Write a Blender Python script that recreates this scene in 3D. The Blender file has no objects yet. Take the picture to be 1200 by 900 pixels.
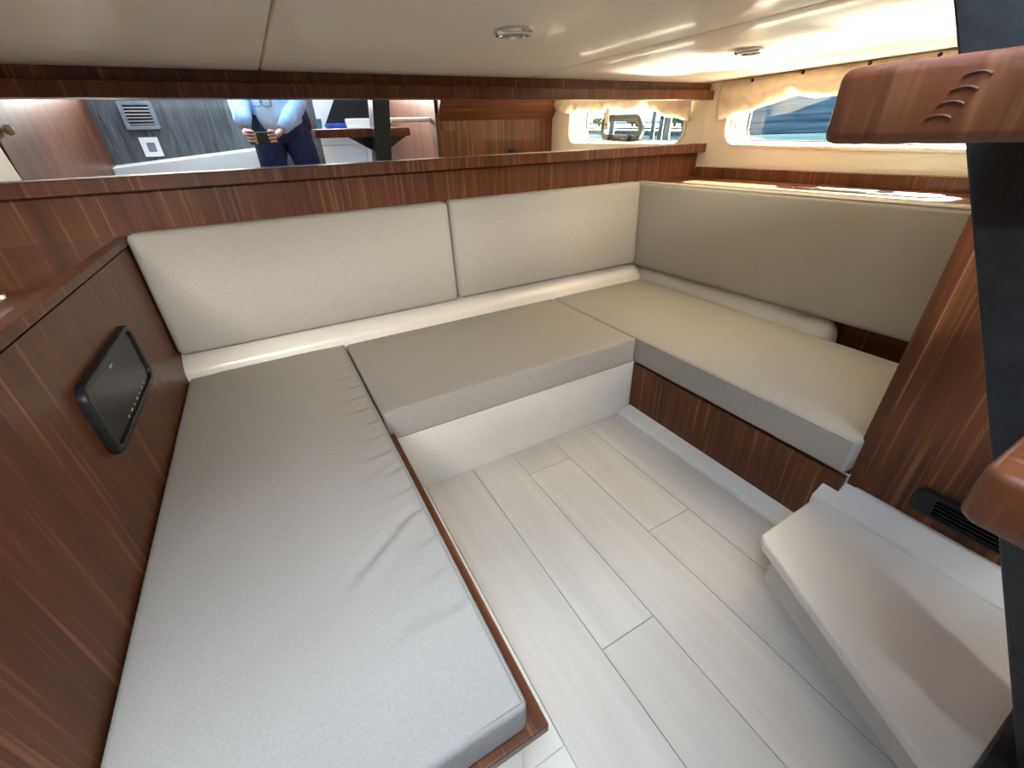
import bpy, bmesh, math, random
from mathutils import Vector, Matrix
random.seed(7)
sc = bpy.context.scene
C = sc.collection
ZO = 1.1            # the camera is 1.1 m above the cabin floor; all numbers below are metres from the camera
D = 1.90            # distance of the mirror wall
PI = math.pi

# ------------------------------------------------------------------ camera
cam = bpy.data.cameras.new('camera'); camo = bpy.data.objects.new('camera', cam); C.objects.link(camo)
yaw, pit, roll, fpx = 0.48778307, -0.52602398, -0.03964572, 494.8205
fw = Vector((math.sin(yaw)*math.cos(pit), math.cos(yaw)*math.cos(pit), math.sin(pit)))
r0 = Vector((math.cos(yaw), -math.sin(yaw), 0)); u0 = r0.cross(fw)
r1 = r0*math.cos(roll)+u0*math.sin(roll); u1 = -r0*math.sin(roll)+u0*math.cos(roll)
mw = Matrix((r1, u1, -fw)).transposed().to_4x4(); mw.translation = (0, 0, ZO)
camo.matrix_world = mw
cam.sensor_fit = 'HORIZONTAL'; cam.sensor_width = 36.0; cam.lens = 36.0*fpx/1200; cam.clip_start = 0.01; cam.clip_end = 500
sc.camera = camo
sc.view_settings.view_transform = 'Standard'; sc.view_settings.look = 'None'
sc.view_settings.gamma = 1; sc.view_settings.use_curve_mapping = False
sc.view_settings.exposure = 0.95

# ------------------------------------------------------------------ world, sun, daylight
W = bpy.data.worlds.new('sky'); sc.world = W; W.use_nodes = True
nt = W.node_tree; nt.nodes.clear()
out = nt.nodes.new('ShaderNodeOutputWorld'); bg = nt.nodes.new('ShaderNodeBackground')
tc = nt.nodes.new('ShaderNodeTexCoord'); sx = nt.nodes.new('ShaderNodeSeparateXYZ'); rp = nt.nodes.new('ShaderNodeValToRGB')
nt.links.new(tc.outputs['Generated'], sx.inputs[0]); nt.links.new(sx.outputs['Z'], rp.inputs[0])
rp.color_ramp.elements[0].position = 0.0; rp.color_ramp.elements[0].color = (0.50, 0.72, 0.82, 1)
rp.color_ramp.elements[1].position = 0.7; rp.color_ramp.elements[1].color = (0.22, 0.45, 0.85, 1)
nt.links.new(rp.outputs[0], bg.inputs[0]); bg.inputs[1].default_value = 1.4
nt.links.new(bg.outputs[0], out.inputs[0])

def lamp(name, kind, loc, aim, energy, color, **kw):
    l = bpy.data.lights.new(name, kind); l.energy = energy; l.color = color
    for k, v in kw.items(): setattr(l, k, v)
    o = bpy.data.objects.new(name, l); C.objects.link(o); o.location = (loc[0], loc[1], loc[2]+ZO)
    d = Vector(aim)-Vector(loc); o.rotation_euler = d.to_track_quat('-Z', 'Y').to_euler(); return o
lamp('sun_offscreen', 'SUN', (8, 1.0, 6.1), (0, .82, 0), 130.0, (1, .90, .72), angle=math.radians(.6))
lamp('window_water_glint_offscreen', 'SUN', (8, 1.3, -2.3), (0, .9, 0), 45.0, (1, .88, .68), angle=math.radians(6))
lamp('hatch_sky_offscreen', 'AREA', (.0, -.30, 1.6), (.10, .45, -1), 50, (.78, .90, 1.0), shape='RECTANGLE', size=1.2, size_y=1.0)
lamp('aft_opening_offscreen', 'AREA', (-.25, -2.4, .86), (.8, 1.6, -.35), 340, (1.0, .97, .92), shape='RECTANGLE', size=2.8, size_y=1.0)

# ------------------------------------------------------------------ materials
def mat(name, col, rough=.5, metal=0, coat=0, spec=.5):
    m = bpy.data.materials.new(name); m.use_nodes = True
    b = m.node_tree.nodes['Principled BSDF']
    b.inputs['Base Color'].default_value = (*col, 1); b.inputs['Roughness'].default_value = rough
    b.inputs['Metallic'].default_value = metal; b.inputs['Coat Weight'].default_value = coat
    b.inputs['Coat Roughness'].default_value = .08; b.inputs['Specular IOR Level'].default_value = spec
    return m
def noisy(name, c1, c2, scale=(8, 8, 8), detail=4, rough=.5, bump=0, coat=0, lo=.35, hi=.65, nrough=.55, metal=0, spec=.5, mid=None):
    m = mat(name, c1, rough, metal, coat, spec); t = m.node_tree; b = t.nodes['Principled BSDF']
    co = t.nodes.new('ShaderNodeTexCoord'); mp = t.nodes.new('ShaderNodeMapping'); mp.inputs['Scale'].default_value = scale
    no = t.nodes.new('ShaderNodeTexNoise'); no.inputs['Scale'].default_value = 1; no.inputs['Detail'].default_value = detail; no.inputs['Roughness'].default_value = nrough
    cr = t.nodes.new('ShaderNodeValToRGB'); cr.color_ramp.elements[0].position = lo; cr.color_ramp.elements[1].position = hi
    cr.color_ramp.elements[0].color = (*c1, 1); cr.color_ramp.elements[1].color = (*c2, 1)
    if mid: e = cr.color_ramp.elements.new(mid[0]); e.color = (*mid[1], 1)
    t.links.new(co.outputs['Object'], mp.inputs[0]); t.links.new(mp.outputs[0], no.inputs['Vector'])
    t.links.new(no.outputs['Fac'], cr.inputs[0]); t.links.new(cr.outputs[0], b.inputs['Base Color'])
    if bump:
        bp = t.nodes.new('ShaderNodeBump'); bp.inputs['Strength'].default_value = bump; bp.inputs['Distance'].default_value = .002
        t.links.new(no.outputs['Fac'], bp.inputs['Height']); t.links.new(bp.outputs[0], b.inputs['Normal'])
    return m
def wood(name, dark, mid_, light, scale, rough=.36, coat=.08, streak=1.0):
    m = mat(name, mid_, rough, 0, coat, .22); t = m.node_tree; b = t.nodes['Principled BSDF']
    co = t.nodes.new('ShaderNodeTexCoord')
    def ns(s, detail, ro):
        mp = t.nodes.new('ShaderNodeMapping'); mp.inputs['Scale'].default_value = s
        n = t.nodes.new('ShaderNodeTexNoise'); n.inputs['Scale'].default_value = 1; n.inputs['Detail'].default_value = detail; n.inputs['Roughness'].default_value = ro
        n.inputs['Distortion'].default_value = .15
        t.links.new(co.outputs['Object'], mp.inputs[0]); t.links.new(mp.outputs[0], n.inputs['Vector']); return n
    a = ns(scale, 5, .6); c = ns(tuple(s*.28 for s in scale), 3, .5); f = ns(tuple(s*2.6 for s in scale), 2, .5)
    r = t.nodes.new('ShaderNodeValToRGB'); r.color_ramp.elements[0].position = .30; r.color_ramp.elements[0].color = (*dark, 1)
    r.color_ramp.elements[1].position = .52; r.color_ramp.elements[1].color = (*mid_, 1)
    t.links.new(a.outputs['Fac'], r.inputs[0])
    r2 = t.nodes.new('ShaderNodeValToRGB'); r2.color_ramp.elements[0].position = .57; r2.color_ramp.elements[0].color = (0, 0, 0, 1)
    r2.color_ramp.elements[1].position = .70; r2.color_ramp.elements[1].color = (streak, streak, streak, 1)
    t.links.new(f.outputs['Fac'], r2.inputs[0])
    mx = t.nodes.new('ShaderNodeMix'); mx.data_type = 'RGBA'; mx.inputs[7].default_value = (*light, 1)
    t.links.new(r2.outputs[0], mx.inputs[0]); t.links.new(r.outputs[0], mx.inputs[6])
    mu = t.nodes.new('ShaderNodeMix'); mu.data_type = 'RGBA'; mu.blend_type = 'MULTIPLY'; mu.inputs[0].default_value = .55
    r3 = t.nodes.new('ShaderNodeValToRGB'); r3.color_ramp.elements[0].position = .3; r3.color_ramp.elements[0].color = (.45, .42, .40, 1); r3.color_ramp.elements[1].position = .7; r3.color_ramp.elements[1].color = (1.25, 1.2, 1.15, 1)
    t.links.new(c.outputs['Fac'], r3.inputs[0]); t.links.new(mx.outputs[2], mu.inputs[6]); t.links.new(r3.outputs[0], mu.inputs[7])
    t.links.new(mu.outputs[2], b.inputs['Base Color'])
    return m
def fabric(name, c1, c2):
    m = mat(name, c1, .9, spec=.2); t = m.node_tree; b = t.nodes['Principled BSDF']
    co = t.nodes.new('ShaderNodeTexCoord'); ns = []
    for s in ((800, 160, 800), (160, 800, 160), (5, 5, 5)):
        mp = t.nodes.new('ShaderNodeMapping'); mp.inputs['Scale'].default_value = s
        n = t.nodes.new('ShaderNodeTexNoise'); n.inputs['Scale'].default_value = 1; n.inputs['Detail'].default_value = 2
        t.links.new(co.outputs['Object'], mp.inputs[0]); t.links.new(mp.outputs[0], n.inputs['Vector']); ns.append(n)
    ad = t.nodes.new('ShaderNodeMath'); ad.operation = 'ADD'; t.links.new(ns[0].outputs['Fac'], ad.inputs[0]); t.links.new(ns[1].outputs['Fac'], ad.inputs[1])
    ml = t.nodes.new('ShaderNodeMath'); ml.operation = 'MULTIPLY'; ml.inputs[1].default_value = .5; t.links.new(ad.outputs[0], ml.inputs[0])
    cr = t.nodes.new('ShaderNodeValToRGB'); cr.color_ramp.elements[0].position = .36; cr.color_ramp.elements[1].position = .64
    cr.color_ramp.elements[0].color = (*c1, 1); cr.color_ramp.elements[1].color = (*c2, 1)
    t.links.new(ml.outputs[0], cr.inputs[0]); t.links.new(cr.outputs[0], b.inputs['Base Color'])
    bp = t.nodes.new('ShaderNodeBump'); bp.inputs['Strength'].default_value = .12; bp.inputs['Distance'].default_value = .001
    t.links.new(ml.outputs[0], bp.inputs['Height']); t.links.new(bp.outputs[0], b.inputs['Normal'])
    return m
TD, TM, TL = (.075, .025, .011), (.125, .043, .018), (.24, .100, .040)
M = {}
M['teak'] = wood('teak_vertical_grain', TD, TM, TL, (34, 34, .8))
M['teak_h'] = wood('teak_horizontal_grain', TD, TM, TL, (.8, 34, 34))
M['teak_y'] = wood('teak_fore_aft_grain', TD, TM, TL, (34, .8, 34))
M['teak_dark'] = wood('teak_gloss_counter', TD, TM, TL, (34, .8, 34), rough=.16, coat=.6)
M['teak_shelf'] = wood('teak_shelf', TD, TM, TL, (34, .8, 34), rough=.3, coat=.4)
M['tread'] = wood('tread_teak', (.075, .022, .010), (.160, .050, .021), (.30, .125, .055), (26, 26, 2.4), rough=.38, coat=.25, streak=.6)
M['grey_wood'] = wood('grey_oak_bulkhead', (.055, .058, .058), (.093, .098, .099), (.16, .168, .17), (50, 50, 2), rough=.22, coat=.3)
M['fabric'] = fabric('grey_beige_fabric', (.35, .32, .28), (.41, .378, .335))
M['gel'] = noisy('white_gelcoat', (.74, .69, .60), (.80, .75, .66), (3, 3, 3), rough=.25, coat=.2)
M['ceiling'] = noisy('ceiling_vinyl', (.82, .745, .635), (.86, .785, .675), (2, 2, 2), rough=.5, coat=.14, bump=.05)
M['liner'] = noisy('cream_hull_liner', (.72, .65, .53), (.78, .71, .59), (4, 4, 4), rough=.4)
M['frame'] = noisy('window_frame_cream', (.76, .70, .58), (.82, .76, .64), (4, 4, 4), rough=.35)
M['curtain'] = noisy('cream_curtain', (.62, .52, .40), (.72, .62, .49), (30, 30, 30), rough=.85)
M['black'] = noisy('black_plastic', (.010, .011, .012), (.018, .019, .021), (40, 40, 40), rough=.4, spec=.3)
M['black_gloss'] = noisy('black_gloss', (.006, .007, .008), (.010, .011, .012), (20, 20, 20), rough=.32, spec=.25)
M['black_metal'] = noisy('black_powder_coat', (.012, .015, .018), (.020, .024, .028), (60, 60, 60), rough=.42)
M['chrome'] = noisy('chrome', (.60, .60, .60), (.72, .72, .72), (10, 10, 10), rough=.12, metal=1)
M['steel'] = noisy('brushed_steel', (.42, .43, .44), (.55, .56, .58), (80, 80, 80), rough=.3, metal=1)
M['lens'] = noisy('frosted_lens', (.30, .29, .27), (.40, .39, .36), (30, 30, 30), rough=.5)
M['grey_plastic'] = noisy('grey_plastic', (.16, .18, .19), (.21, .23, .24), (30, 30, 30), rough=.35)
M['mark'] = noisy('pale_print', (.45, .47, .48), (.60, .62, .63), (30, 30, 30), rough=.5)
M['shirt'] = noisy('pale_blue_shirt', (.30, .48, .72), (.46, .62, .80), (14, 14, 14), rough=.85)
M['tee'] = noisy('pale_grey_tee', (.52, .58, .64), (.62, .68, .73), (14, 14, 14), rough=.85)
M['trouser'] = noisy('navy_trousers', (.010, .016, .055), (.020, .030, .085), (25, 25, 25), rough=.8)
M['skin'] = noisy('skin', (.48, .27, .20), (.56, .33, .25), (20, 20, 20), rough=.5)
M['hair'] = noisy('grey_hair', (.10, .09, .08), (.22, .20, .18), (90, 90, 20), rough=.7)
M['shoe'] = noisy('dark_shoe', (.02, .016, .014), (.035, .028, .024), (20, 20, 20), rough=.5)
M['bronze'] = noisy('phone_bronze', (.040, .032, .016), (.055, .044, .022), (20, 20, 20), rough=.25, metal=.3)
M['gold'] = noisy('phone_gold', (.52, .36, .13), (.62, .44, .17), (20, 20, 20), rough=.3, metal=.6)
M['blue'] = noisy('blue_cloth', (.012, .03, .20), (.02, .05, .30), (20, 20, 20), rough=.8)
M['teal'] = noisy('teal_plastic', (.03, .22, .30), (.05, .30, .38), (20, 20, 20), rough=.5)
M['timber'] = noisy('weathered_timber', (.16, .13, .10), (.30, .26, .21), (8, 8, 1.5), rough=.85)
M['timber_pale'] = noisy('pale_timber', (.42, .38, .30), (.55, .50, .42), (8, 8, 1.5), rough=.85)
M['leaf'] = noisy('tree_leaves', (.03, .07, .02), (.10, .17, .06), (1.2, 1.2, 1.2), rough=.8)
M['bark'] = noisy('bark', (.06, .045, .03), (.10, .08, .05), (4, 4, 1), rough=.9)
M['seawall'] = noisy('streaked_seawall', (.05, .085, .11), (.30, .38, .42), (.03, .06, 1.3), detail=6, rough=.55, lo=.36, hi=.70)
M['rubber'] = noisy('rubber_seal', (.012, .012, .013), (.02, .02, .02), (40, 40, 40), rough=.5)
M['cabinet_white'] = noisy('pale_cabinet_panel', (.58, .58, .56), (.64, .64, .62), (6, 6, 6), rough=.35)
# floor planks: whitewashed wood, tone differs a little from plank to plank
def plank_mat():
    m = noisy('whitewashed_plank', (.57, .52, .45), (.63, .575, .505), (30, 1.6, 30), rough=.42, detail=5, spec=.4)
    t = m.node_tree; b = t.nodes['Principled BSDF']; src = b.inputs['Base Color'].links[0].from_socket
    oi = t.nodes.new('ShaderNodeObjectInfo'); r = t.nodes.new('ShaderNodeValToRGB')
    r.color_ramp.elements[0].color = (.93, .92, .91, 1); r.color_ramp.elements[1].color = (1.0, 1.0, 1.0, 1)
    t.links.new(oi.outputs['Random'], r.inputs[0])
    mu = t.nodes.new('ShaderNodeMix'); mu.data_type = 'RGBA'; mu.blend_type = 'MULTIPLY'; mu.inputs[0].default_value = 1
    t.links.new(src, mu.inputs[6]); t.links.new(r.outputs[0], mu.inputs[7]); t.links.new(mu.outputs[2], b.inputs['Base Color']); return m
M['plank'] = plank_mat()
def glass_mat():
    m = bpy.data.materials.new('clear_glass'); m.use_nodes = True; t = m.node_tree; t.nodes.clear()
    o = t.nodes.new('ShaderNodeOutputMaterial'); tr = t.nodes.new('ShaderNodeBsdfTransparent'); gl = t.nodes.new('ShaderNodeBsdfGlossy'); mx = t.nodes.new('ShaderNodeMixShader')
    no = t.nodes.new('ShaderNodeTexNoise'); no.inputs['Scale'].default_value = 3
    tr.inputs[0].default_value = (.93, .97, .97, 1); gl.inputs['Roughness'].default_value = .03; mx.inputs[0].default_value = .03
    t.links.new(tr.outputs[0], mx.inputs[1]); t.links.new(gl.outputs[0], mx.inputs[2]); t.links.new(mx.outputs[0], o.inputs[0]); return m
M['glass'] = glass_mat()
def mirror_mat():
    m = mat('mirror_silver', (.90, .91, .90), .004, 1); return m
M['mirror'] = mirror_mat()
def water_mat():
    m = noisy('sea_water', (.004, .012, .019), (.022, .034, .040), (.30, .09, 1), detail=8, rough=.7, spec=0, lo=.42, hi=.68, nrough=.7)
    t = m.node_tree; b = t.nodes['Principled BSDF']; n = [q for q in t.nodes if q.type == 'TEX_NOISE'][0]
    bp = t.nodes.new('ShaderNodeBump'); bp.inputs['Strength'].default_value = 1.0; bp.inputs['Distance'].default_value = .5
    t.links.new(n.outputs['Fac'], bp.inputs['Height']); t.links.new(bp.outputs[0], b.inputs['Normal'])
    return m
M['water'] = water_mat()

# ------------------------------------------------------------------ object helpers
def thing(name, loc, label=None, cat=None, group=None, kind=None):
    o = bpy.data.objects.new(name, None); C.objects.link(o); o.location = (loc[0], loc[1], loc[2]+ZO); o.empty_display_size = .05
    return tag(o, label, cat, group, kind)
def tag(o, label=None, cat=None, group=None, kind=None):
    if label: o['label'] = label
    if cat: o['category'] = cat
    if group: o['group'] = group
    if kind: o['kind'] = kind
    return o
def wloc(o):
    v = Vector(o.location)
    while o.parent: o = o.parent; v = v+Vector(o.location)
    return v
def mk(name, vf, m, parent=None, smooth=False, bevel=0, seg=2, label=None, cat=None, group=None, kind=None):
    """vf: (verts, faces) in metres from the camera, or a bmesh in the same frame."""
    if isinstance(vf, bmesh.types.BMesh): bm = vf
    else:
        bm = bmesh.new(); vs = [bm.verts.new(v) for v in vf[0]]
        for f in vf[1]:
            try: bm.faces.new([vs[i] for i in f])
            except ValueError: pass
    bmesh.ops.remove_doubles(bm, verts=bm.verts, dist=1e-6)
    bmesh.ops.recalc_face_normals(bm, faces=bm.faces)
    if bevel:
        es = [e for e in bm.edges if len(e.link_faces) == 2 and e.calc_face_angle(0) > .5]
        bmesh.ops.bevel(bm, geom=es, offset=bevel, segments=seg, affect='EDGES', profile=.5)
    co = [v.co for v in bm.verts]
    lo = Vector((min(c.x for c in co), min(c.y for c in co), min(c.z for c in co))); hi = Vector((max(c.x for c in co), max(c.y for c in co), max(c.z for c in co)))
    org = Vector(((lo.x+hi.x)/2, (lo.y+hi.y)/2, lo.z))
    bmesh.ops.translate(bm, verts=bm.verts, vec=-org)
    me = bpy.data.meshes.new(name); bm.to_mesh(me); bm.free(); me.materials.append(M[m] if isinstance(m, str) else m)
    if smooth:
        for p in me.polygons: p.use_smooth = True
        if smooth != 'all': me.set_sharp_from_angle(angle=math.radians(40))
    o = bpy.data.objects.new(name, me); C.objects.link(o)
    w = org+Vector((0, 0, ZO))
    if parent: o.parent = parent; o.location = w-wloc(parent)
    else: o.location = w
    return tag(o, label, cat, group, kind)
BF = [(0, 3, 2, 1), (4, 5, 6, 7), (0, 1, 5, 4), (1, 2, 6, 5), (2, 3, 7, 6), (3, 0, 4, 7)]
def box(x0, x1, y0, y1, z0, z1):
    return ([(x0, y0, z0), (x1, y0, z0), (x1, y1, z0), (x0, y1, z0), (x0, y0, z1), (x1, y0, z1), (x1, y1, z1), (x0, y1, z1)], BF)
def hexa(b, t):    # four bottom corners, four top corners
    return (list(b)+list(t), BF)
def join(*vfs):
    V, F = [], []
    for v, f in vfs: n = len(V); V += list(v); F += [tuple(i+n for i in q) for q in f]
    return V, F
def prism(poly, axis, a, b):
    """poly of 2-D points extruded along axis ('x','y','z') from a to b."""
    def P(p, t): return {'x': (t, p[0], p[1]), 'y': (p[0], t, p[1]), 'z': (p[0], p[1], t)}[axis]
    n = len(poly); V = [P(p, a) for p in poly]+[P(p, b) for p in poly]
    F = [tuple(range(n))[::-1], tuple(range(n, 2*n))]+[(i, (i+1) % n, n+(i+1) % n, n+i) for i in range(n)]
    return V, F
def rrect(x0, x1, y0, y1, r, n=6):
    P = []
    for cx, cy, a in ((x1-r, y1-r, 0), (x0+r, y1-r, 90), (x0+r, y0+r, 180), (x1-r, y0+r, 270)):
        for k in range(n+1): t = math.radians(a+90*k/n); P.append((cx+r*math.cos(t), cy+r*math.sin(t)))
    return P
def frame_ring(outer, inner, axis, a, b):
    def P(p, t): return {'x': (t, p[0], p[1]), 'y': (p[0], t, p[1]), 'z': (p[0], p[1], t)}[axis]
    n = len(outer); V = [P(p, a) for p in outer]+[P(p, a) for p in inner]+[P(p, b) for p in outer]+[P(p, b) for p in inner]
    F = []
    for i in range(n):
        j = (i+1) % n
        F += [(i, j, n+j, n+i), (2*n+i, 3*n+i, 3*n+j, 2*n+j), (i, 2*n+i, 2*n+j, j), (n+i, n+j, 3*n+j, 3*n+i)]
    return V, F
def tube(pts, radii, n=12, caps=True):
    """loft of ellipses along pts; radii: r or (rx, ry) per point."""
    P = [Vector(p) for p in pts]; V, F = [], []
    up = None
    for i, p in enumerate(P):
        t = (P[min(i+1, len(P)-1)]-P[max(i-1, 0)]).normalized()
        if up is None:
            ref = Vector((1, 0, 0)) if abs(t.x) < .8 else Vector((0, 1, 0))
            a = (ref-t*ref.dot(t)).normalized()
        else: a = (up-t*up.dot(t)).normalized()
        up = a; b = t.cross(a)
        r = radii[i] if isinstance(radii, (list, tuple)) else radii
        rx, ry = r if isinstance(r, (list, tuple)) else (r, r)
        for k in range(n): th = 2*PI*k/n; V.append(tuple(p+a*rx*math.cos(th)+b*ry*math.sin(th)))
    for i in range(len(P)-1):
        for k in range(n): k2 = (k+1) % n; F.append((i*n+k, i*n+k2, (i+1)*n+k2, (i+1)*n+k))
    if caps: F += [tuple(range(n))[::-1], tuple(range((len(P)-1)*n, len(P)*n))]
    return V, F
def ell(c, r, nu=16, nv=10, f=None):
    V, F = [], []
    for j in range(nv+1):
        ph = -PI/2+PI*j/nv
        for i in range(nu):
            th = 2*PI*i/nu; d = Vector((math.cos(ph)*math.cos(th), math.cos(ph)*math.sin(th), math.sin(ph)))
            p = Vector((c[0]+d.x*r[0], c[1]+d.y*r[1], c[2]+d.z*r[2]))
            if f: p = f(p, d)
            V.append(tuple(p))
    for j in range(nv):
        for i in range(nu): i2 = (i+1) % nu; F.append((j*nu+i, j*nu+i2, (j+1)*nu+i2, (j+1)*nu+i))
    return V, F
def disc(c, r, h, n=24, axis='z'):
    P = [(math.cos(2*PI*k/n)*r, math.sin(2*PI*k/n)*r) for k in range(n)]
    i = 'xyz'.index(axis); o = [j for j in range(3) if j != i]
    return prism([(c[o[0]]+p[0], c[o[1]]+p[1]) for p in P], axis, c[i], c[i]+h)

def axis_pts(a, b, r, step):
    m = max(2, int((b-a-2*r)/step))
    L = [a, a+r*.18, a+r*.45, a+r*.75]; L += [a+r+(b-a-2*r)*k/m for k in range(m+1)]; L += [b-r*.75, b-r*.45, b-r*.18, b]
    return L
def cushion_vf(x0, x1, y0, y1, z0, z1, r, step=.03, f=None):
    X, Y, Z = axis_pts(x0, x1, r, step), axis_pts(y0, y1, r, step), axis_pts(z0, z1, r, step)
    V, F, idx = [], [], {}
    def vid(p):
        k = tuple(round(c, 6) for c in p)
        if k not in idx:
            q = Vector((min(max(p[0], x0+r), x1-r), min(max(p[1], y0+r), y1-r), min(max(p[2], z0+r), z1-r)))
            d = Vector(p)-q
            if d.length > 1e-9: d = d.normalized()*r
            w = q+d
            if f: w = f(w)
            idx[k] = len(V); V.append(tuple(w))
        return idx[k]
    def face(A, B, g):
        for i in range(len(A)-1):
            for j in range(len(B)-1): F.append((vid(g(A[i], B[j])), vid(g(A[i+1], B[j])), vid(g(A[i+1], B[j+1])), vid(g(A[i], B[j+1]))))
    for z in (z0, z1): face(X, Y, lambda a, b: (a, b, z))
    for y in (y0, y1): face(X, Z, lambda a, b: (a, y, b))
    for x in (x0, x1): face(Y, Z, lambda a, b: (x, a, b))
    return V, F
def crease(p, a, b, w, dp):
    ax, ay = a; bx, by = b; dx, dy = bx-ax, by-ay; L = dx*dx+dy*dy
    t = max(0, min(1, ((p.x-ax)*dx+(p.y-ay)*dy)/L)); d = math.hypot(p.x-ax-t*dx, p.y-ay-t*dy)
    s = ((p.x-ax)*dy-(p.y-ay)*dx)/math.sqrt(L)
    fall = math.sin(PI*min(1, max(0, t)))**.7 if 0 < t < 1 else 0
    return dp*fall*(-math.exp(-(d/w)**2)+.7*math.exp(-((s-1.6*w)/w)**2)*(1 if 0 < t < 1 else 0))

# ================================================================== THE SETTING
# floor: white moulded pan with whitewashed planks laid on it
fl = mk('floor', box(-1.0, 2.3, -1.3, 1.95, -1.16, -1.106), 'gel', kind='structure')
GX = [.25, .44, .612, .80, .985, 1.165]
joints = {0: [], 1: [.41], 2: [1.04], 3: [.62], 4: []}
for i in range(5):
    ys = [-.9]+joints[i]+[1.185]
    for a, b in zip(ys, ys[1:]):
        mk('plank', box(GX[i]+.0008, GX[i+1]-.0008, a+.0008, b-.0008, -1.106, -1.1), 'plank', fl, bevel=.0007, seg=1)
mk('trim_1', box(.152, .2485, .30, 1.185, -1.106, -1.097), 'gel', bevel=.003, kind='structure')
mk('trim_2', hexa([(1.165, .36, -1.106), (1.24, .36, -1.106), (1.24, 1.18, -1.106), (1.165, 1.18, -1.106)], [(1.172, .36, -1.085), (1.24, .36, -1.07), (1.24, 1.18, -1.07), (1.172, 1.18, -1.085)]), 'gel', bevel=.004, kind='structure')

# ceiling: three glossy vinyl panels with narrow joints, running fore and aft
ce = mk('ceiling', box(-1.0, 2.45, .325, 1.96, .232, .262), 'ceiling', kind='structure')
for a, b in ((-1.0, .113), (.117, 1.123), (1.128, 2.45)):
    mk('ceiling_panel', cushion_vf(a, b, .325, 1.96, .22, .236, .006, .12), 'ceiling', ce, smooth=True)

# wall with the mirror band
wb = mk('wall_back', box(-1.0, 2.45, 1.905, 1.96, -1.1, .232), 'teak', kind='structure')
def slab_x(x0, x1, y0, y1, z0, z1): return box(x0, x1, y0, y1, z0, z1)
mk('trim_3', box(-1.0, 2.325, 1.858, 1.906, .143, .186), 'teak', bevel=.003, kind='structure')
mk('trim_4', box(-1.0, 2.37, 1.852, 1.906, -.103, -.060), 'teak', bevel=.003, kind='structure')
mk('trim_5', box(-1.0, 2.45, 1.888, 1.906, .186, .222), 'teak', kind='structure')
mk('trim_6', hexa([(2.285, 1.865, -.062), (2.345, 1.865, -.062), (2.345, 1.906, -.062), (2.285, 1.906, -.062)], [(2.30, 1.865, .145), (2.335, 1.865, .145), (2.335, 1.906, .145), (2.30, 1.906, .145)]), 'teak', bevel=.004, kind='structure')
# the mirror leans very slightly
def mir_y(x, z): return D-.005*x-.018*z
mx0, mx1, mz0, mz1 = -1.0, 2.30, -.062, .147
t = thing('mirror', (.65, 1.89, mz0), 'long narrow mirror band between the two wooden rails', 'mirror')
c4 = [(mx0, mz0), (mx1, mz0), (mx1, mz1), (mx0, mz1)]
mk('mirror_glass', hexa([(mx0, mir_y(mx0, mz0), mz0), (mx1, mir_y(mx1, mz0), mz0), (mx1, 1.905, mz0), (mx0, 1.905, mz0)], [(mx0, mir_y(mx0, mz1), mz1), (mx1, mir_y(mx1, mz1), mz1), (mx1, 1.905, mz1), (mx0, 1.905, mz1)]), 'mirror', t)

# hull side with the long window
def win_outline(x):
    P = rrect(.60, 1.745, -.090, .175, .065, 7)
    return [(p[0], p[1]+(.030*max(0, (p[0]-1.35)/.4) if p[1] < 0 else 0)) for p in P]
wo = win_outline(0)
bm = bmesh.new()
outer = [(.33, -.30), (1.93, -.30), (1.93, .24), (.33, .24)]
def loop(pts, x):
    vs = [bm.verts.new((x, p[0], p[1])) for p in pts]
    return vs, [bm.edges.new((vs[i], vs[(i+1) % len(vs)])) for i in range(len(vs))]
ov, oe = loop(outer, 2.28); iv, ie = loop(wo, 2.28)
bmesh.ops.triangle_fill(bm, edges=oe+ie, use_beauty=True, use_dissolve=False)
wr = mk('wall_right', bm, 'liner', kind='structure')
w1 = thing('window_1', (2.36, 1.17, -.1), kind='structure')
n = len(wo)
jamb_in = [(p[0]*1.0, p[1]) for p in wo]
shr = [(1.17+(p[0]-1.17)*.975, .04+(p[1]-.04)*.93) for p in wo]
V = [(2.278, *p) for p in wo]+[(2.45, *p) for p in shr]
mk('window_frame', (V, [(i, (i+1) % n, n+(i+1) % n, n+i) for i in range(n)]), 'frame', w1, smooth=True)
grow = [(1.17+(p[0]-1.17)*1.02, .04+(p[1]-.04)*1.10) for p in wo]
mk('window_lip', frame_ring(grow, wo, 'x', 2.272, 2.282), 'frame', w1, smooth=True)
mk('window_pane', prism([(1.17+(p[0]-1.17)*.99, .04+(p[1]-.04)*.95) for p in wo], 'x', 2.430, 2.436), 'glass', w1)
mk('window_seal', frame_ring(shr, [(1.17+(p[0]-1.17)*.985, .04+(p[1]-.04)*.93) for p in shr], 'x', 2.424, 2.43), 'rubber', w1)
# opening port in the pane
po = rrect(.825, 1.270, -.074, .090, .080, 8); pi_ = rrect(.868, 1.227, -.033, .049, .040, 8); pm = rrect(.850, 1.245, -.050, .066, .057, 8)
pt = mk('port_frame', frame_ring(po, pm, 'x', 2.405, 2.43), 'black', w1, smooth=True)
mk('port_seal', frame_ring(pm, pi_, 'x', 2.402, 2.43), 'rubber', pt, smooth=True)
for y in (.94, 1.15): mk('port_latch', join(box(2.385, 2.405, y-.012, y+.012, -.07, -.03), disc((2.38, y, -.06), .013, .012, 12, 'x')), 'black', pt)

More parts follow.
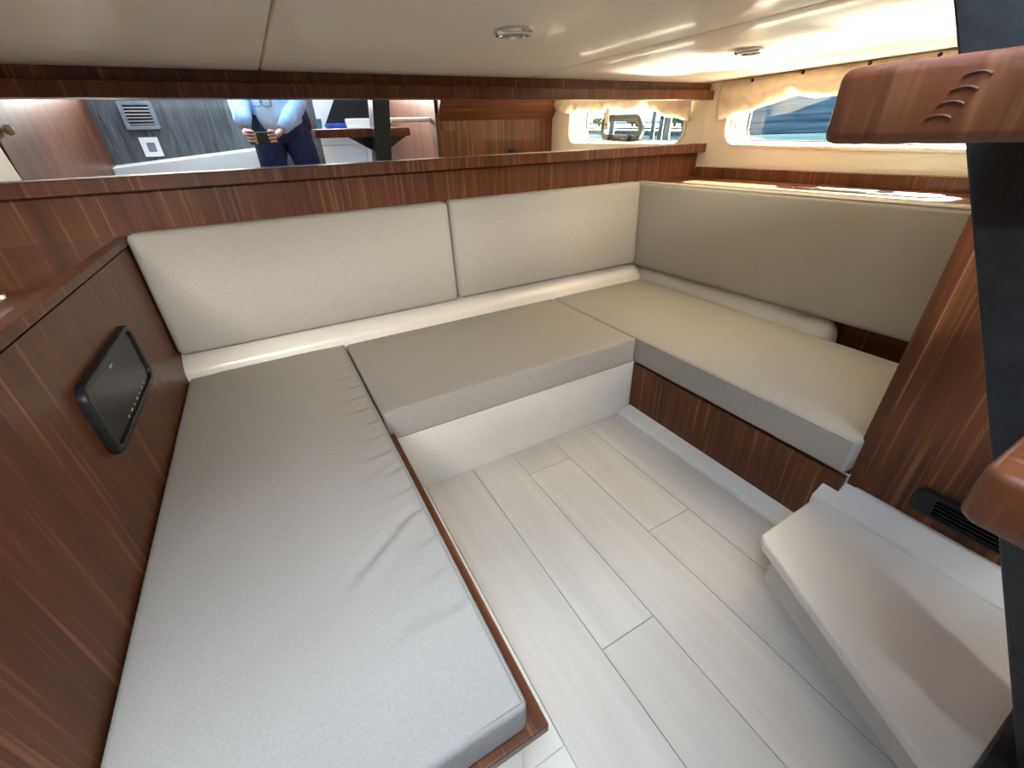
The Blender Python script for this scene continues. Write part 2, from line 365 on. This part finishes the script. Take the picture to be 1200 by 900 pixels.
# sloping wooden end wall that closes the seat, and the panel that runs aft beside the steps
we = mk('wall_end', box(1.285, 2.45, .305, .34, -1.1, .232), 'teak', kind='structure')
mk('locker_door', box(1.27, 1.555, .34, .343, -.32, .012), 'teak', we, bevel=.001, seg=1)
mk('wall_end_cornice', hexa([(1.28, .34, .075), (2.33, .34, .075), (2.33, .342, .075), (1.28, .342, .075)], [(1.28, .34, .222), (2.33, .34, .222), (2.33, .46, .222), (1.28, .46, .222)]), 'teak_h', we)
mk('locker_catch', box(1.86, 1.92, .34, .36, -.155, -.12), 'black', we, bevel=.004)
ws = mk('wall_side', box(1.27, 1.30, -1.3, .338, -1.1, 2.7), 'teak', kind='structure')  # real panel; its height above the deck is added to block the sun
mk('sun_shield_upper', box(1.27, 1.30, .30, .75, .262, 2.7), 'teak', kind='structure')  # unseen panel added only to stop sun slipping in past the ceiling edge
mk('trim_7', box(1.262, 1.292, .318, .352, -.93, .22), 'teak', bevel=.003, kind='structure')

# left cabinet: wooden face with a counter on it
wl = mk('wall_left', box(-.45, -.415, -1.2, 1.905, -1.1, -.262), 'teak', kind='structure')
ct = thing('counter', (-.68, .8, -.262), 'glossy dark wooden counter along the side above the berth', 'counter')
mk('counter_top', box(-.96, -.412, -1.2, 1.905, -.244, -.234), 'teak_dark', ct)
mk('counter_edge', box(-.44, -.409, -1.2, 1.905, -.256, -.2335), 'teak', ct, bevel=.002)
mk('counter_joint', box(-.94, -.430, -1.2, 1.905, -.2625, -.2435), 'teak', ct)
# outer hull side above the counter (seen in the mirror)
mk('wall_hull_left', box(-.98, -.92, -1.25, .89, -.262, .45), 'teak', kind='structure')
mk('wall_hull_left_forward', hexa([(-.98, .86, -.262), (-.921, .86, -.262), (-.921, 1.93, -.262), (-.98, 1.93, -.262)], [(-.98, .97, .24), (-.921, .97, .24), (-.921, 1.93, .24), (-.98, 1.93, .24)]), 'liner', kind='structure')
mk('knob', ell((-.90, .80, .07), (.02, .014, .022), 14, 8), 'frame', smooth=True, label='round cream knob on the dark hull side, seen in the mirror', cat='knob')

# ================================================================== SEATING
def f_left(p):
    if p.z > -.76:
        u = min(p.x+.41, .15-p.x); p.z += .006*min(1, max(0, u)/.12)
        p.z += crease(p, (-.06, .60), (.12, .74), .013, .009)+crease(p, (-.02, .46), (.10, .50), .016, .004)+crease(p, (.0, .88), (.14, .94), .010, .003)
        for k in range(14):
            y = .46+k*.085; p.z += crease(p, (.05+.02*((k*7) % 3), y), (.155, y+.02), .010, .0050)
    return p
def piping(pts, parent, m='fabric', r=.0022): return mk('piping', tube(pts, r, 6), m, parent, smooth=True)
t = thing('seat_cushion', (-.13, 1.0, -.815), 'long flat grey fabric berth cushion beside the wooden cabinet with the stereo', 'cushion', 'settee seat cushions')
mk('cushion_body', cushion_vf(-.411, .150, .268, 1.799, -.815, -.735, .014, .011, f_left), 'fabric', t, smooth='all')
piping([(-.40, 1.787, -.7335), (.143, 1.787, -.7335), (.143, .275, -.7335), (-.40, .275, -.7335)], t)
def f_mid(p):
    if p.z > -.76:
        u = min(p.x-.158, 1.218-p.x, p.y-1.17, 1.8-p.y); p.z += .007*min(1, max(0, u)/.10)
        p.z += crease(p, (.35, 1.25), (.60, 1.27), .012, .002)+crease(p, (.80, 1.24), (1.1, 1.26), .012, .002)
    return p
t = thing('seat_cushion', (.69, 1.48, -.85), 'middle grey fabric seat cushion above the white riser', 'cushion', 'settee seat cushions')
mk('cushion_body', cushion_vf(.156, 1.221, 1.172, 1.799, -.85, -.737, .014, .024, f_mid), 'fabric', t, smooth='all')
piping([(.165, 1.174, -.742), (1.212, 1.174, -.742)], t)
piping([(.165, 1.174, -.838), (1.212, 1.174, -.838)], t)
def f_right(p):
    if p.z > -.76:
        u = min(p.x-1.225, 1.836-p.x, p.y-.345, 1.8-p.y); p.z += .008*min(1, max(0, u)/.10)
        p.z += crease(p, (1.36, .80), (1.50, .66), .013, .006)+crease(p, (1.33, 1.05), (1.45, .93), .012, .004)+crease(p, (1.27, .55), (1.4, .48), .013, .003)
        for k in range(8): p.z += crease(p, (1.226, .5+k*.15), (1.30, .47+k*.15), .009, .002)
    return p
t = thing('seat_cushion', (1.56, 1.07, -.85), 'grey fabric seat cushion over the dark wooden riser, creased in the middle', 'cushion', 'settee seat cushions')
mk('cushion_body', cushion_vf(1.224, 1.836, .345, 1.799, -.85, -.737, .014, .026, f_right), 'fabric', t, smooth='all')
piping([(1.226, .355, -.742), (1.226, 1.79, -.742)], t)
piping([(1.226, .355, -.838), (1.226, 1.79, -.838)], t)
# bases under the cushions
t = thing('berth_base', (-.13, 1.0, -1.1), 'white berth base with a thin dark wooden edge under the long cushion', 'bench')
mk('base_box', box(-.414, .150, .30, 1.19, -1.1, -.83), 'gel', t)
mk('edge_trim', box(-.414, .179, .256, 1.165, -.836, -.812), 'teak_y', t, bevel=.003)
mk('base_back', box(-.414, .150, 1.19, 1.90, -1.1, -.82), 'gel', t)
t = thing('settee_riser', (.69, 1.5, -1.1), 'cream white bench riser under the middle cushion', 'bench')
mk('riser', box(.150, 1.235, 1.185, 1.90, -1.106, -.85), 'gel', t, bevel=.004)
mk('top_lip', box(.166, 1.226, 1.178, 1.19, -.862, -.848), 'gel', t, bevel=.002)
t = thing('bench_locker', (1.6, .76, -1.1), 'dark wooden bench front under the creased cushion', 'bench')
mk('carcass', box(1.25, 1.90, .34, 1.90, -1.1, -.86), 'gel', t)
mk('front_panel', box(1.232, 1.252, .342, 1.184, -1.085, -.862), 'teak', t, bevel=.002)
mk('top_rail', box(1.258, 1.30, .342, 1.184, -.863, -.849), 'teak', t)
# moulded lip behind the seats and the lining behind the back cushions
def lip_profile(o): return [(0, -.82), (.0, -.716), (.02, -.690), (.06, -.668), (.11, -.655), (.11, -.82)]
mk('seat_moulding', prism([(1.801+a*.9, z) for a, z in lip_profile(0)], 'x', -.414, 1.835), 'gel', smooth=True, label='white moulded lip between the seat and the back cushions on the mirror side', cat='moulding')
t = thing('seat_moulding', (1.87, 1.3, -.82), 'white moulded lip under the back cushion below the window ledge, ending in a rounded nose', 'moulding')
mk('lip', prism([(1.838+a*.6, z) for a, z in lip_profile(0)], 'y', .80, 1.90), 'gel', t, smooth=True)
mk('lip_end', ell((1.88, .80, -.755), (.045, .06, .085), 16, 8), 'gel', t, smooth=True)
mk('wall_seat_back', box(1.909, 1.96, .34, 1.906, -1.1, -.262), 'teak', kind='structure')
# back cushions
def back(name_label, vf, seam):
    t = thing('back_cushion', seam[0], name_label, 'cushion', 'settee back cushions'); mk('cushion_body', vf, 'fabric', t, smooth='all'); piping(seam[1:], t, r=.0018); return t
def fb(p):  # backrest front face bulges a little
    return p
def tilt_back(p):
    if p.y < 1.85: p.y += .0; p.y -= .016*max(0, (-.222-p.z)/.44)
    return p
back('long grey back cushion leaning on the mirror wall by the wooden cabinet', cushion_vf(-.410, .699, 1.828, 1.904, -.652, -.223, .024, .05, tilt_back), [(.15, 1.87, -.652), (-.39, 1.833, -.232), (.68, 1.833, -.232)])
back('shorter grey back cushion below the mirror beside the corner', cushion_vf(.704, 1.800, 1.828, 1.904, -.648, -.220, .024, .05, tilt_back), [(1.2, 1.87, -.648), (.725, 1.833, -.232), (1.78, 1.833, -.232)])
def tilt_r(p):
    p.x += .022*(1.83-p.y)/1.4
    if p.x < 1.86: p.x -= .0*(-.222-p.z)
    return p
back('long grey back cushion under the window ledge', cushion_vf(1.803, 1.885, .350, 1.905, -.660, -.222, .022, .05, tilt_r), [(1.86, 1.1, -.66), (1.83, .37, -.2265), (1.810, 1.80, -.2265)])

# ledge behind the right-hand backrest
t = thing('window_ledge', (2.08, 1.1, -.262), 'wooden ledge below the window, sunlit along its front edge', 'ledge')
mk('ledge_board', box(1.909, 2.279, .34, 1.905, -.262, -.226), 'teak_shelf', t, bevel=.002)
mk('fiddle_board', box(2.225, 2.262, .34, 1.86, -.226, -.175), 'teak', t, bevel=.003)
tr = rrect(.66, 1.10, 2.0, 2.10, .045, 7)
tray = mk('recessed_tray', frame_ring([(p[1], p[0]) for p in tr], [(p[1], p[0]) for p in rrect(.675, 1.085, 2.015, 2.085, .033, 7)], 'z', -.226, -.2215), 'grey_plastic', label='oval grey tray let into the sunlit window ledge', cat='tray')
mk('tray_bottom', prism([(p[1], p[0]) for p in rrect(.672, 1.088, 2.012, 2.088, .035, 7)], 'z', -.226, -.2245), 'grey_plastic', tray)
mk('push_button', join(disc((2.03, 1.16, -.226), .014, .004, 18), disc((2.03, 1.16, -.222), .009, .003, 18)), 'chrome', smooth=True, label='small round push button on the window ledge', cat='button')

# curtain rolled up above the window
def curtain_vf():
    V, F = [], []; ny, nz = 70, 9
    for i in range(ny+1):
        y = .42+(1.80-.42)*i/ny
        zb = .118-.070*max(0, min(1, (y-1.42)/.30))**1.5+.008*math.sin(y*19)+.004*math.sin(y*41+1)
        for j in range(nz+1):
            s = j/nz; z = .222+(zb-.222)*s
            x = 2.268-.030*math.sin(PI*min(1, s*1.0))**.8-.008*math.sin(y*23+s*3)*s-.007*math.sin(y*57+s*6)*s
            V.append((x, y, z))
    for i in range(ny):
        for j in range(nz): a = i*(nz+1)+j; F.append((a, a+1, a+nz+2, a+nz+1))
    return V, F
t = thing('curtain', (2.25, 1.1, .10), 'cream fabric curtain gathered up along the top of the window', 'curtain')
cv = mk('curtain_cloth', curtain_vf(), 'curtain', t, smooth='all')
md = cv.modifiers.new('thick', 'SOLIDIFY'); md.thickness = .004
for y, z in ((1.62, .205), (1.38, .208), (1.12, .208), (.90, .205), (.66, .205)): mk('snap', ell((2.243, y, z), (.004, .008, .008), 12, 6), 'black', t, smooth=True)
t2 = mk('strap', join(box(2.238, 2.242, 1.070, 1.108, .02, .125)), 'curtain', t, bevel=.0015)
mk('snap', ell((2.237, 1.089, .035), (.004, .007, .007), 10, 6), 'black', t, smooth=True)
t = thing('curtain_tab', (2.31, 1.735, .0), 'small grey beige fabric tab with a snap on the window jamb', 'tab')
mk('tab_cloth', box(2.300, 2.345, 1.728, 1.733, -.005, .085), 'grey_plastic', t, bevel=.001); t.children[0].data.materials[0] = M['curtain']
mk('snap', ell((2.322, 1.726, .015), (.006, .004, .006), 10, 6), 'black', t, smooth=True)

# ================================================================== FITTINGS
def downlight(x, y, label):
    t = thing('ceiling_light', (x, y, .205), label, 'ceiling light', 'ceiling downlights')
    ring = [(math.cos(2*PI*k/32), math.sin(2*PI*k/32)) for k in range(32)]
    V, F = [], []
    prof = [(.047, .222), (.047, .214), (.042, .209), (.036, .208), (.033, .211), (.031, .218)]
    for r, z in prof: V += [(x+r*c, y+r*s, z) for c, s in ring]
    for j in range(len(prof)-1):
        for k in range(32): k2 = (k+1) % 32; F.append((j*32+k, j*32+k2, (j+1)*32+k2, (j+1)*32+k))
    mk('rim', (V, F), 'chrome', t, smooth=True)
    mk('lens', disc((x, y, .213), .0325, .008, 32), 'lens', t)
downlight(.628, 1.106, 'round chrome ceiling downlight in the plain middle panel')
downlight(1.499, 1.114, 'round chrome ceiling downlight in the shiny panel near the window')

# stereo in the left cabinet
t = thing('stereo', (-.412, 1.23, -.55), 'black rounded stereo panel set into the wooden cabinet side', 'stereo')
so = rrect(1.018, 1.445, -.556, -.392, .030, 6); si = rrect(1.036, 1.427, -.542, -.406, .022, 6)
mk('bezel', frame_ring(so, si, 'x', -.418, -.398), 'black', t, smooth=True, bevel=.003)
mk('face', prism(si, 'x', -.416, -.404), 'black_gloss', t)
mk('logo', box(-.405, -.4035, 1.205, 1.228, -.426, -.420), 'mark', t)
for k in range(7):
    y = 1.16+k*.031; mk('button_mark', box(-.405, -.4035, y, y+.008+.004*(k % 2), -.536, -.5305), 'mark', t)

# grille in the side panel
t = thing('air_vent', (1.262, .12, -.86), 'black slatted air vent low on the wooden side panel', 'vent')
mk('frame', frame_ring(rrect(-.03, .205, -.856, -.792, .014, 5), rrect(-.02, .162, -.849, -.799, .006, 5), 'x', 1.250, 1.272), 'black', t, smooth=True, bevel=.002)
mk('backing', box(1.262, 1.2705, -.028, .19, -.852, -.796), 'black', t)
for k in range(5):
    z = -.846+k*.0105; mk('slat', hexa([(1.252, -.022, z), (1.266, -.022, z+.004), (1.266, .165, z+.004), (1.252, .165, z)], [(1.252, -.022, z+.003), (1.266, -.022, z+.007), (1.266, .165, z+.007), (1.252, .165, z+.003)]), 'black_gloss', t)

# white moulded step
t = thing('boarding_step', (1.05, .05, -1.1), 'white moulded step with a raised curb along the wooden side panel', 'step')
zt = -.945
top = [(.922, .352), (.945, .372), (1.20, .376), (1.20, -.75), (.43, -.75)]
mk('step_top', prism(top, 'z', zt-.032, zt), 'gel', t, bevel=.007, seg=3)
rb = [(.955, .335), (1.20, .345), (1.20, -.73), (.53, -.73)]; rt = [(.972, .335), (1.20, .345), (1.20, -.73), (.50, -.73)]
mk('step_riser', hexa([(*p, -1.104) for p in rb], [(*p, zt-.03) for p in rt]), 'gel', t, bevel=.004)
mk('curb', prism([(1.19, -1.10), (1.192, -.938), (1.205, -.930), (1.244, -.905), (1.256, -.893), (1.272, -.893), (1.272, -1.10)], 'y', -.75, .385), 'gel', t, bevel=.004, smooth=True)
mk('curb_bead', tube([(1.198, -.74, -.940), (1.198, .37, -.940)], .006, 8), 'gel', t, smooth=True)
# raised floor where the photographer stands
mk('floor_aft', box(-.414, .55, -1.25, -.17, -1.106, -.90), 'gel', kind='structure')

# ladder: black inclined spine, thick wooden treads on brackets
t = thing('ladder', (.86, -.15, -.945), 'black metal ladder spine with thick wooden treads standing on the white step', 'ladder')
sl = .46
def sp(z): return .280+sl*z     # y of the forward face
x0, x1 = .825, .940; zb, zt2 = -.944, .219
mk('spine', hexa([(x0, sp(zb)-.14, zb), (x1, sp(zb)-.14, zb), (x1, sp(zb), zb), (x0, sp(zb), zb)], [(x0, sp(zt2)-.14, zt2), (x1, sp(zt2)-.14, zt2), (x1, sp(zt2), zt2), (x0, sp(zt2), zt2)]), 'black_metal', t, bevel=.004)
def tread(y0, y1, zc, xl, xr, th=.054):
    P = rrect(xl, xr, y0, y1, .016, 5); V, F = prism(P, 'z', zc-th/2, zc+th/2)
    o = mk('tread', (V, F), 'tread', t, bevel=.008, seg=3, smooth=True)
    br = [(x0-.16, zc-th/2), (x1+.16, zc-th/2), (x1, zc-th/2-.09), (x0, zc-th/2-.09)]
    mk('bracket', prism(br, 'y', sp(zc-.05)-.136, sp(zc-.05)-.124), 'black_metal', t)
    return o
tr1 = tread(.045, .242, .013, .437, 1.10, .053)
for k in range(4):   # embossed grip rings on the face that shows
    mk('grip_mark', tube([(.4362, .150+.008*math.cos(a)+.004*k, .024-.008*k+.004*math.sin(a)) for a in [PI*.15+PI*.7*j/6 for j in range(7)]], .0009, 6), 'tread', tr1, smooth=True)
tr2 = tread(-.155, .046, -.262, .440, 1.10, .055)
tr3 = tread(-.355, -.155, -.537, .540, 1.10, .055)
mk('foot_plate', box(.775, .995, -.36, -.108, -.946, -.93), 'black_metal', t, bevel=.004)
mk('grab_rail', join(tube([(.93, .20, .085), (1.272, .20, .085)], .0155, 12)), 'gel', smooth=True, label='short white grab rail between ladder spine and side panel, seen in the mirror', cat='rail')
mk('counter_glint', join(disc((-.510, 1.200, -.235), .022, .005, 20), ell((-.510, 1.200, -.228), (.014, .014, .008), 14, 6)), 'chrome', smooth=True, label='small chrome disc standing in for a bright reflection on the dark counter', cat='glint')  # chrome disc added to imitate a bright reflection in the glossy counter

# ================================================================== BEHIND THE CAMERA (seen in the mirror)
wa = mk('wall_aft', box(-.96, .60, -.90, -.85, -1.1, .30), 'grey_wood', kind='structure')
t = thing('air_vent', (-.645, -.845, .05), 'grey square air vent on the grey wooden bulkhead, seen in the mirror', 'vent')
mk('frame', frame_ring(rrect(-.752, -.540, .056, .238, .014, 4), rrect(-.724, -.568, .082, .212, .004, 4), 'y', -.851, -.832), 'grey_plastic', t, bevel=.003)
mk('backing', box(-.73, -.56, -.852, -.846, .078, .216), 'black', t)
for k in range(6): mk('slat', box(-.726, -.566, -.848, -.836, .088+k*.021, .096+k*.021), 'steel', t)
t = thing('light_switch', (-.645, -.845, -.125), 'pale square switch plate with a grey rocker below the grey vent', 'switch')
mk('plate', frame_ring(rrect(-.706, -.588, -.124, .006, .004, 2), rrect(-.672, -.618, -.092, -.030, .002, 2), 'y', -.851, -.840), 'gel', t)
mk('rocker', box(-.674, -.616, -.851, -.843, -.094, -.028), 'grey_plastic', t)
mk('wall_aft_ledge', hexa([(-.92, -.852, -.40), (.12, -.852, -.40), (.12, -.72, -.40), (-.92, -.72, -.40)], [(-.92, -.852, -.172), (.12, -.852, -.085), (.12, -.72, -.095), (-.92, -.72, -.182)]), 'gel', bevel=.006, kind='structure')
# far cabinetry
t = thing('aft_cabinet', (.95, -1.15, -1.1), 'pale cabinet front behind the photographer, seen in the mirror', 'cabinet')
mk('cabinet_body', box(.56, 1.32, -1.25, -1.12, -1.1, .33), 'cabinet_white', t)
mk('door', box(.565, 1.03, -1.12, -1.105, -.103, .30), 'cabinet_white', t, bevel=.003)
mk('drawer', box(.565, 1.03, -1.12, -1.105, -.45, -.109), 'cabinet_white', t, bevel=.003)
mk('door', box(1.036, 1.27, -1.12, -1.105, -.45, .30), 'cabinet_white', t, bevel=.003)
mk('dark_screen', prism([(.69, .05), (1.14, .05), (1.14, .30), (.845, .30)], 'y', -1.104, -1.098), 'black_gloss', t)
mk('storage_box', box(.88, 1.14, -1.10, -1.02, .03, .11), 'gel', label='small white box in front of the dark screen, seen in the mirror', cat='box', bevel=.008)
mk('folded_towel', cushion_vf(.70, .872, -1.10, -1.02, .030, .075, .015, .03), 'blue', smooth='all', label='folded dark blue cloth beside the small white box, seen in the mirror', cat='cloth')
mk('cup', tube([(.62, -1.02, .03), (.62, -1.02, .07), (.62, -1.02, .11)], [.035, .04, .042], 16), 'teal', smooth=True, label='teal cup behind the photographer, seen in the mirror', cat='cup')
mk('cabinet_shelf', box(.565, 1.27, -1.105, -.99, .012, .030), 'cabinet_white', t)

# ================================================================== PHOTOGRAPHER
p = thing('person', (.28, -.36, -.90), 'person in a pale blue shirt and navy trousers holding a phone', 'person')
# body: one skinned surface
J, E, Rr = [], [], []
def jv(co, r, par=None):
    J.append(Vector(co)); Rr.append(r if isinstance(r, tuple) else (r, r)); i = len(J)-1
    if par is not None: E.append((par, i))
    return i
pel = jv((.275, -.36, .06), (.09, .07)); ab = jv((.27, -.36, .22), (.12, .095), pel); chs = jv((.26, -.36, .42), (.14, .10), ab)
nb = jv((.255, -.345, .57), (.075, .07), chs); nk = jv((.25, -.33, .64), (.055, .055), nb)
roots = [pel]
for s, sh, el, wr_ in ((-1, (.07, -.37, .53), (.04, -.32, .255), (.030, -.115, .055)), (1, (.45, -.37, .53), (.455, -.32, .25), (.262, -.115, .040))):
    a = jv(sh, .06, chs); b_ = jv(el, .045, a); c_ = jv(wr_, .028, b_)
for s, kx in ((-1, .135), (1, .42)):
    hp = jv((.275+s*.10, -.36, -.02), .07, pel); kn = jv((kx, -.35, -.44), .058, hp); an = jv((kx-.0, -.38, -.82), .038, kn); to = jv((kx+s*.03, -.24, -.875), .030, an)
# hands: palm and five bent fingers closing on the phone ends
def hand(wr_, palm, sgn):
    r_ = jv(wr_, .026); roots.append(r_)
    pm_ = jv(palm, (.030, .018), r_)
    kn = palm[1]
    for k in range(4):
        z = palm[2]+.030-.020*k; ln = (.040, .044, .041, .032)[k]
        a = jv((palm[0]+sgn*.004, palm[1]+.010, z), .0085); roots.append(a)
        b_ = jv((palm[0]-sgn*.002, palm[1]+.034, z+.003), .0088, a)
        c_ = jv((palm[0]-sgn*(.018+ln*.25), palm[1]+.046, z+.002), .0082, b_)
        d_ = jv((palm[0]-sgn*(.024+ln*.55), palm[1]+.047, z), .0072, c_)
    a = jv((palm[0], palm[1]-.005, palm[2]+.012), .011); roots.append(a)
    b_ = jv((palm[0]-sgn*.014, palm[1]-.012, palm[2]+.034), .0105, a); c_ = jv((palm[0]-sgn*.036, palm[1]-.006, palm[2]+.040), .0085, b_)
hand((.030, -.112, .052), (.030, -.075, .004), -1)
hand((.258, -.112, .038), (.202, -.075, .000), 1)
me = bpy.data.meshes.new('body'); org = Vector((.28, -.36, -.90))
me.from_pydata([v-org for v in J], E, []); me.materials.append(M['skin'])
bo = bpy.data.objects.new('body', me); C.objects.link(bo); bo.parent = p
sk = bo.modifiers.new('skin', 'SKIN'); sk.use_smooth_shade = True
for i, v in enumerate(me.skin_vertices[0].data): v.radius = Rr[i]; v.use_root = i in roots
ss = bo.modifiers.new('sub', 'SUBSURF'); ss.levels = 2; ss.render_levels = 2
# head
def headf(q, d):
    if d.y > .2 and abs(d.x) < .9:
        q.y += .020*math.exp(-((d.x/.16)**2+((d.z+.08)/.20)**2)) - .010*math.exp(-(((abs(d.x)-.36)/.14)**2+((d.z-.06)/.12)**2))
        q.y += .006*math.exp(-((d.x/.3)**2+((d.z+.45)/.08)**2))
    if d.z < -.2: q.x = .245+(q.x-.245)*(1+.28*(d.z+.2)); q.y += .010*(-d.z-.2)
    return q
hd = mk('head', join(ell((.245, -.30, .765), (.076, .095, .118), 28, 20, headf), ell((.168, -.305, .76), (.010, .022, .032), 10, 8), ell((.322, -.305, .76), (.010, .022, .032), 10, 8)), 'skin', p, smooth='all')
for s in (-1, 1): mk('eye', ell((.245+s*.030, -.214, .772), (.012, .007, .008), 10, 6), 'black', hd, smooth=True)
mk('hair', ell((.245, -.318, .80), (.083, .094, .098), 24, 14, lambda q, d: Vector((q.x, q.y, max(q.z, .775 if d.y > .1 else .715)))), 'hair', p, smooth='all')
mk('mouth', tube([(.222, -.207, .712), (.245, -.202, .710), (.268, -.207, .712)], .004, 6), noisy('lips', (.36, .15, .12), (.40, .17, .14), (9, 9, 9)), hd, smooth=True)
# clothes
def folds(vf, amp, fx, fz):
    V, F = vf; return [(x+amp*math.sin(z*fz+y*fx), y+amp*math.sin(z*fz*1.3+x*fx), z) for x, y, z in V], F
torso = tube([(.275, -.36, .050), (.275, -.355, .10), (.275, -.35, .18), (.27, -.35, .30), (.265, -.355, .42), (.258, -.36, .52), (.255, -.355, .565), (.252, -.345, .60)], [(.195, .150), (.200, .160), (.200, .160), (.198, .150), (.205, .140), (.19, .115), (.12, .085), (.066, .064)], 36)
mk('shirt_body', folds(torso, .003, 40, 55), 'shirt', p, smooth='all')
mk('undershirt', folds(tube([(.225, -.290, .045), (.225, -.270, .12), (.225, -.268, .22), (.235, -.275, .34), (.25, -.29, .45)], [(.085, .085), (.105, .088), (.10, .085), (.085, .08), (.05, .06)], 28), .002, 40, 50), 'tee', p, smooth='all')
def sleeve(pts, r): mk('sleeve', folds(tube(pts, r, 22), .004, 60, 95), 'shirt', p, smooth='all')
sleeve([(.085, -.365, .545), (.055, -.36, .46), (.040, -.345, .36), (.040, -.32, .27), (.038, -.25, .185), (.034, -.18, .115), (.030, -.125, .068)], [.060, .075, .070, .068, .066, .058, .040])
sleeve([(.435, -.365, .545), (.465, -.36, .46), (.470, -.345, .36), (.450, -.32, .26), (.39, -.25, .175), (.325, -.18, .100), (.268, -.125, .048)], [.060, .075, .070, .070, .068, .058, .040])
for s, kx, hx in ((-1, .150, .185), (1, .405, .365)):
    mk('trouser_leg', folds(tube([(hx, -.36, .10), (hx, -.36, .03), ((hx+kx)/2, -.36, -.10), (kx, -.355, -.22), (kx, -.35, -.45), (kx, -.37, -.70), (kx, -.38, -.86)], [(.100, .13), (.115, .135), (.108, .115), (.092, .10), (.075, .085), (.066, .08), (.062, .08)], 24), .003, 30, 40), 'trouser', p, smooth='all')
    mk('shoe', cushion_vf(kx-.045, kx+.045, -.44, -.17, -.90, -.83, .03, .03), 'shoe', p, smooth='all')
mk('trouser_seat', tube([(.275, -.36, .17), (.275, -.36, .12), (.275, -.36, .05), (.275, -.36, -.01), (.275, -.36, -.05)], [(.205, .150), (.215, .155), (.218, .150), (.19, .135), (.06, .10)], 32), 'trouser', p, smooth='all')
# phone in the hands, spectacles hung on the shirt
ph = thing('phone', (.115, -.036, -.045), 'bronze phone held sideways in both hands', 'phone')
mk('case', cushion_vf(.036, .192, -.043, -.034, -.045, .030, .004, .03), 'bronze', ph, smooth='all')
mk('camera_bar', box(.066, .084, -.0345, -.0315, -.041, .026), 'gold', ph, bevel=.001)
mk('screen', box(.040, .188, -.0436, -.0428, -.041, .026), 'black_gloss', ph)
sp_ = thing('spectacles', (.175, -.165, .17), 'black rimmed spectacles hanging on the pale blue shirt', 'spectacles')
for cx in (.142, .208):
    o_ = rrect(cx-.031, cx+.031, .180, .232, .014, 5); i_ = rrect(cx-.0275, cx+.0275, .1835, .2285, .011, 5)
    mk('rim', frame_ring(o_, i_, 'y', -.176, -.171), 'black', sp_)
    mk('lens', prism(i_, 'y', -.1745, -.1735), 'glass', sp_)
mk('bridge', tube([(.168, -.174, .208), (.175, -.173, .212), (.182, -.174, .208)], .0025, 8), 'black', sp_)
for x in (.112, .238): mk('temple', tube([(x, -.174, .222), (x, -.20, .225), (x, -.24, .228)], .0025, 8), 'black', sp_)

# ================================================================== OUTSIDE
WZ = -.9
mk('water', ([(7, -120, WZ), (170, -120, WZ), (170, 170, WZ), (7, 170, WZ)], [(0, 1, 2, 3)]), 'water', label='blue rippled sea water outside the window', cat='water', kind='stuff')
mk('sea_wall', box(95, 98, 18, 150, WZ, 10), 'seawall', label='long streaked grey blue sea wall across the water', cat='wall')
piles = [(13.6, -12.8, .20, .125, 'timber'), (15.7, -14.9, .10, .13, 'timber'), (16.8, -13.3, .31, .10, 'timber'), (17.0, -13.0, .02, .11, 'timber'), (18.4, -14.0, .13, .21, 'timber'), (17.9, -13.9, -.02, .08, 'timber_pale'), (21.9, -16.1, .09, .12, 'timber'), (22.1, -15.7, -.02, .13, 'timber_pale'), (21.5, -14.5, -.22, .11, 'timber')]
lab = ['weathered dock piling standing alone in the water', 'shorter weathered piling beside the lone dock piling', 'tall thin weathered piling behind the opening port', 'low dark piling at the end of the dock', 'broad dark piling at the dock', 'pale slim piling in front of the broad one', 'tall dark piling beyond the dock', 'pale thick piling beyond the dock', 'short dark piling farthest along the dock']
for (x, y, h_, r, m), lb in zip(piles, lab):
    t = thing('dock_piling', (x, y, WZ-.3), lb, 'piling', 'dock pilings seen in the mirror')
    mk('pile', tube([(x, y, WZ-.3), (x, y, WZ*.5+h_*.5), (x+.02, y, h_)], [r*1.05, r, r*.95], 12), m, t, smooth=True)
    mk('pile_cap', tube([(x+.02, y, h_), (x+.02, y, h_+.06), (x+.02, y, h_+.14)], [r*1.02, r*.95, r*.35], 12), 'black', t, smooth=True)
t = thing('dock', (24.5, -21.4, WZ), 'low pale timber dock behind the pilings, seen in the mirror', 'dock')
for k in range(18): mk('deck_board', box(23.0, 24.6, -27+k*.55, -27+k*.55+.51, -.70, -.62), 'timber_pale', t)
mk('dock_beam', box(23.1, 23.3, -27, -17.2, -.90, -.70), 'timber', t)
tl = ['dark round tree', 'broad dark green tree', 'low bushy green tree', 'tall leafy green tree', 'wide spreading green tree', 'small dark green tree', 'rounded mid green tree']
for k in range(7):
    x = 40+2.5*(k % 2); y = -26-k*3.4; r = .62+.12*((k*3) % 3)
    t = thing('tree', (x, y, WZ+.1), tl[k]+' on the far shore, seen in the mirror', 'tree', 'trees on the far shore')
    mk('trunk', tube([(x, y, WZ+.1), (x, y, .1)], [.16, .12], 8), 'bark', t)
    bmx = bmesh.new(); bmesh.ops.create_icosphere(bmx, subdivisions=4, radius=1)
    for v in bmx.verts:
        d = v.co.normalized(); q = 1+.16*math.sin(d.x*7+k)*math.sin(d.y*8)+.10*math.sin(d.z*13+d.x*11+k)
        v.co = Vector((x+d.x*r*1.2*q, y+d.y*r*1.3*q, -.55+r*.62+d.z*r*.55*q))
    mk('crown', bmx, 'leaf', t, smooth='all')
mk('shore', box(37, 60, -60, -20, WZ-.3, WZ+.1), 'bark', label='low dark bank under the far trees', cat='bank')
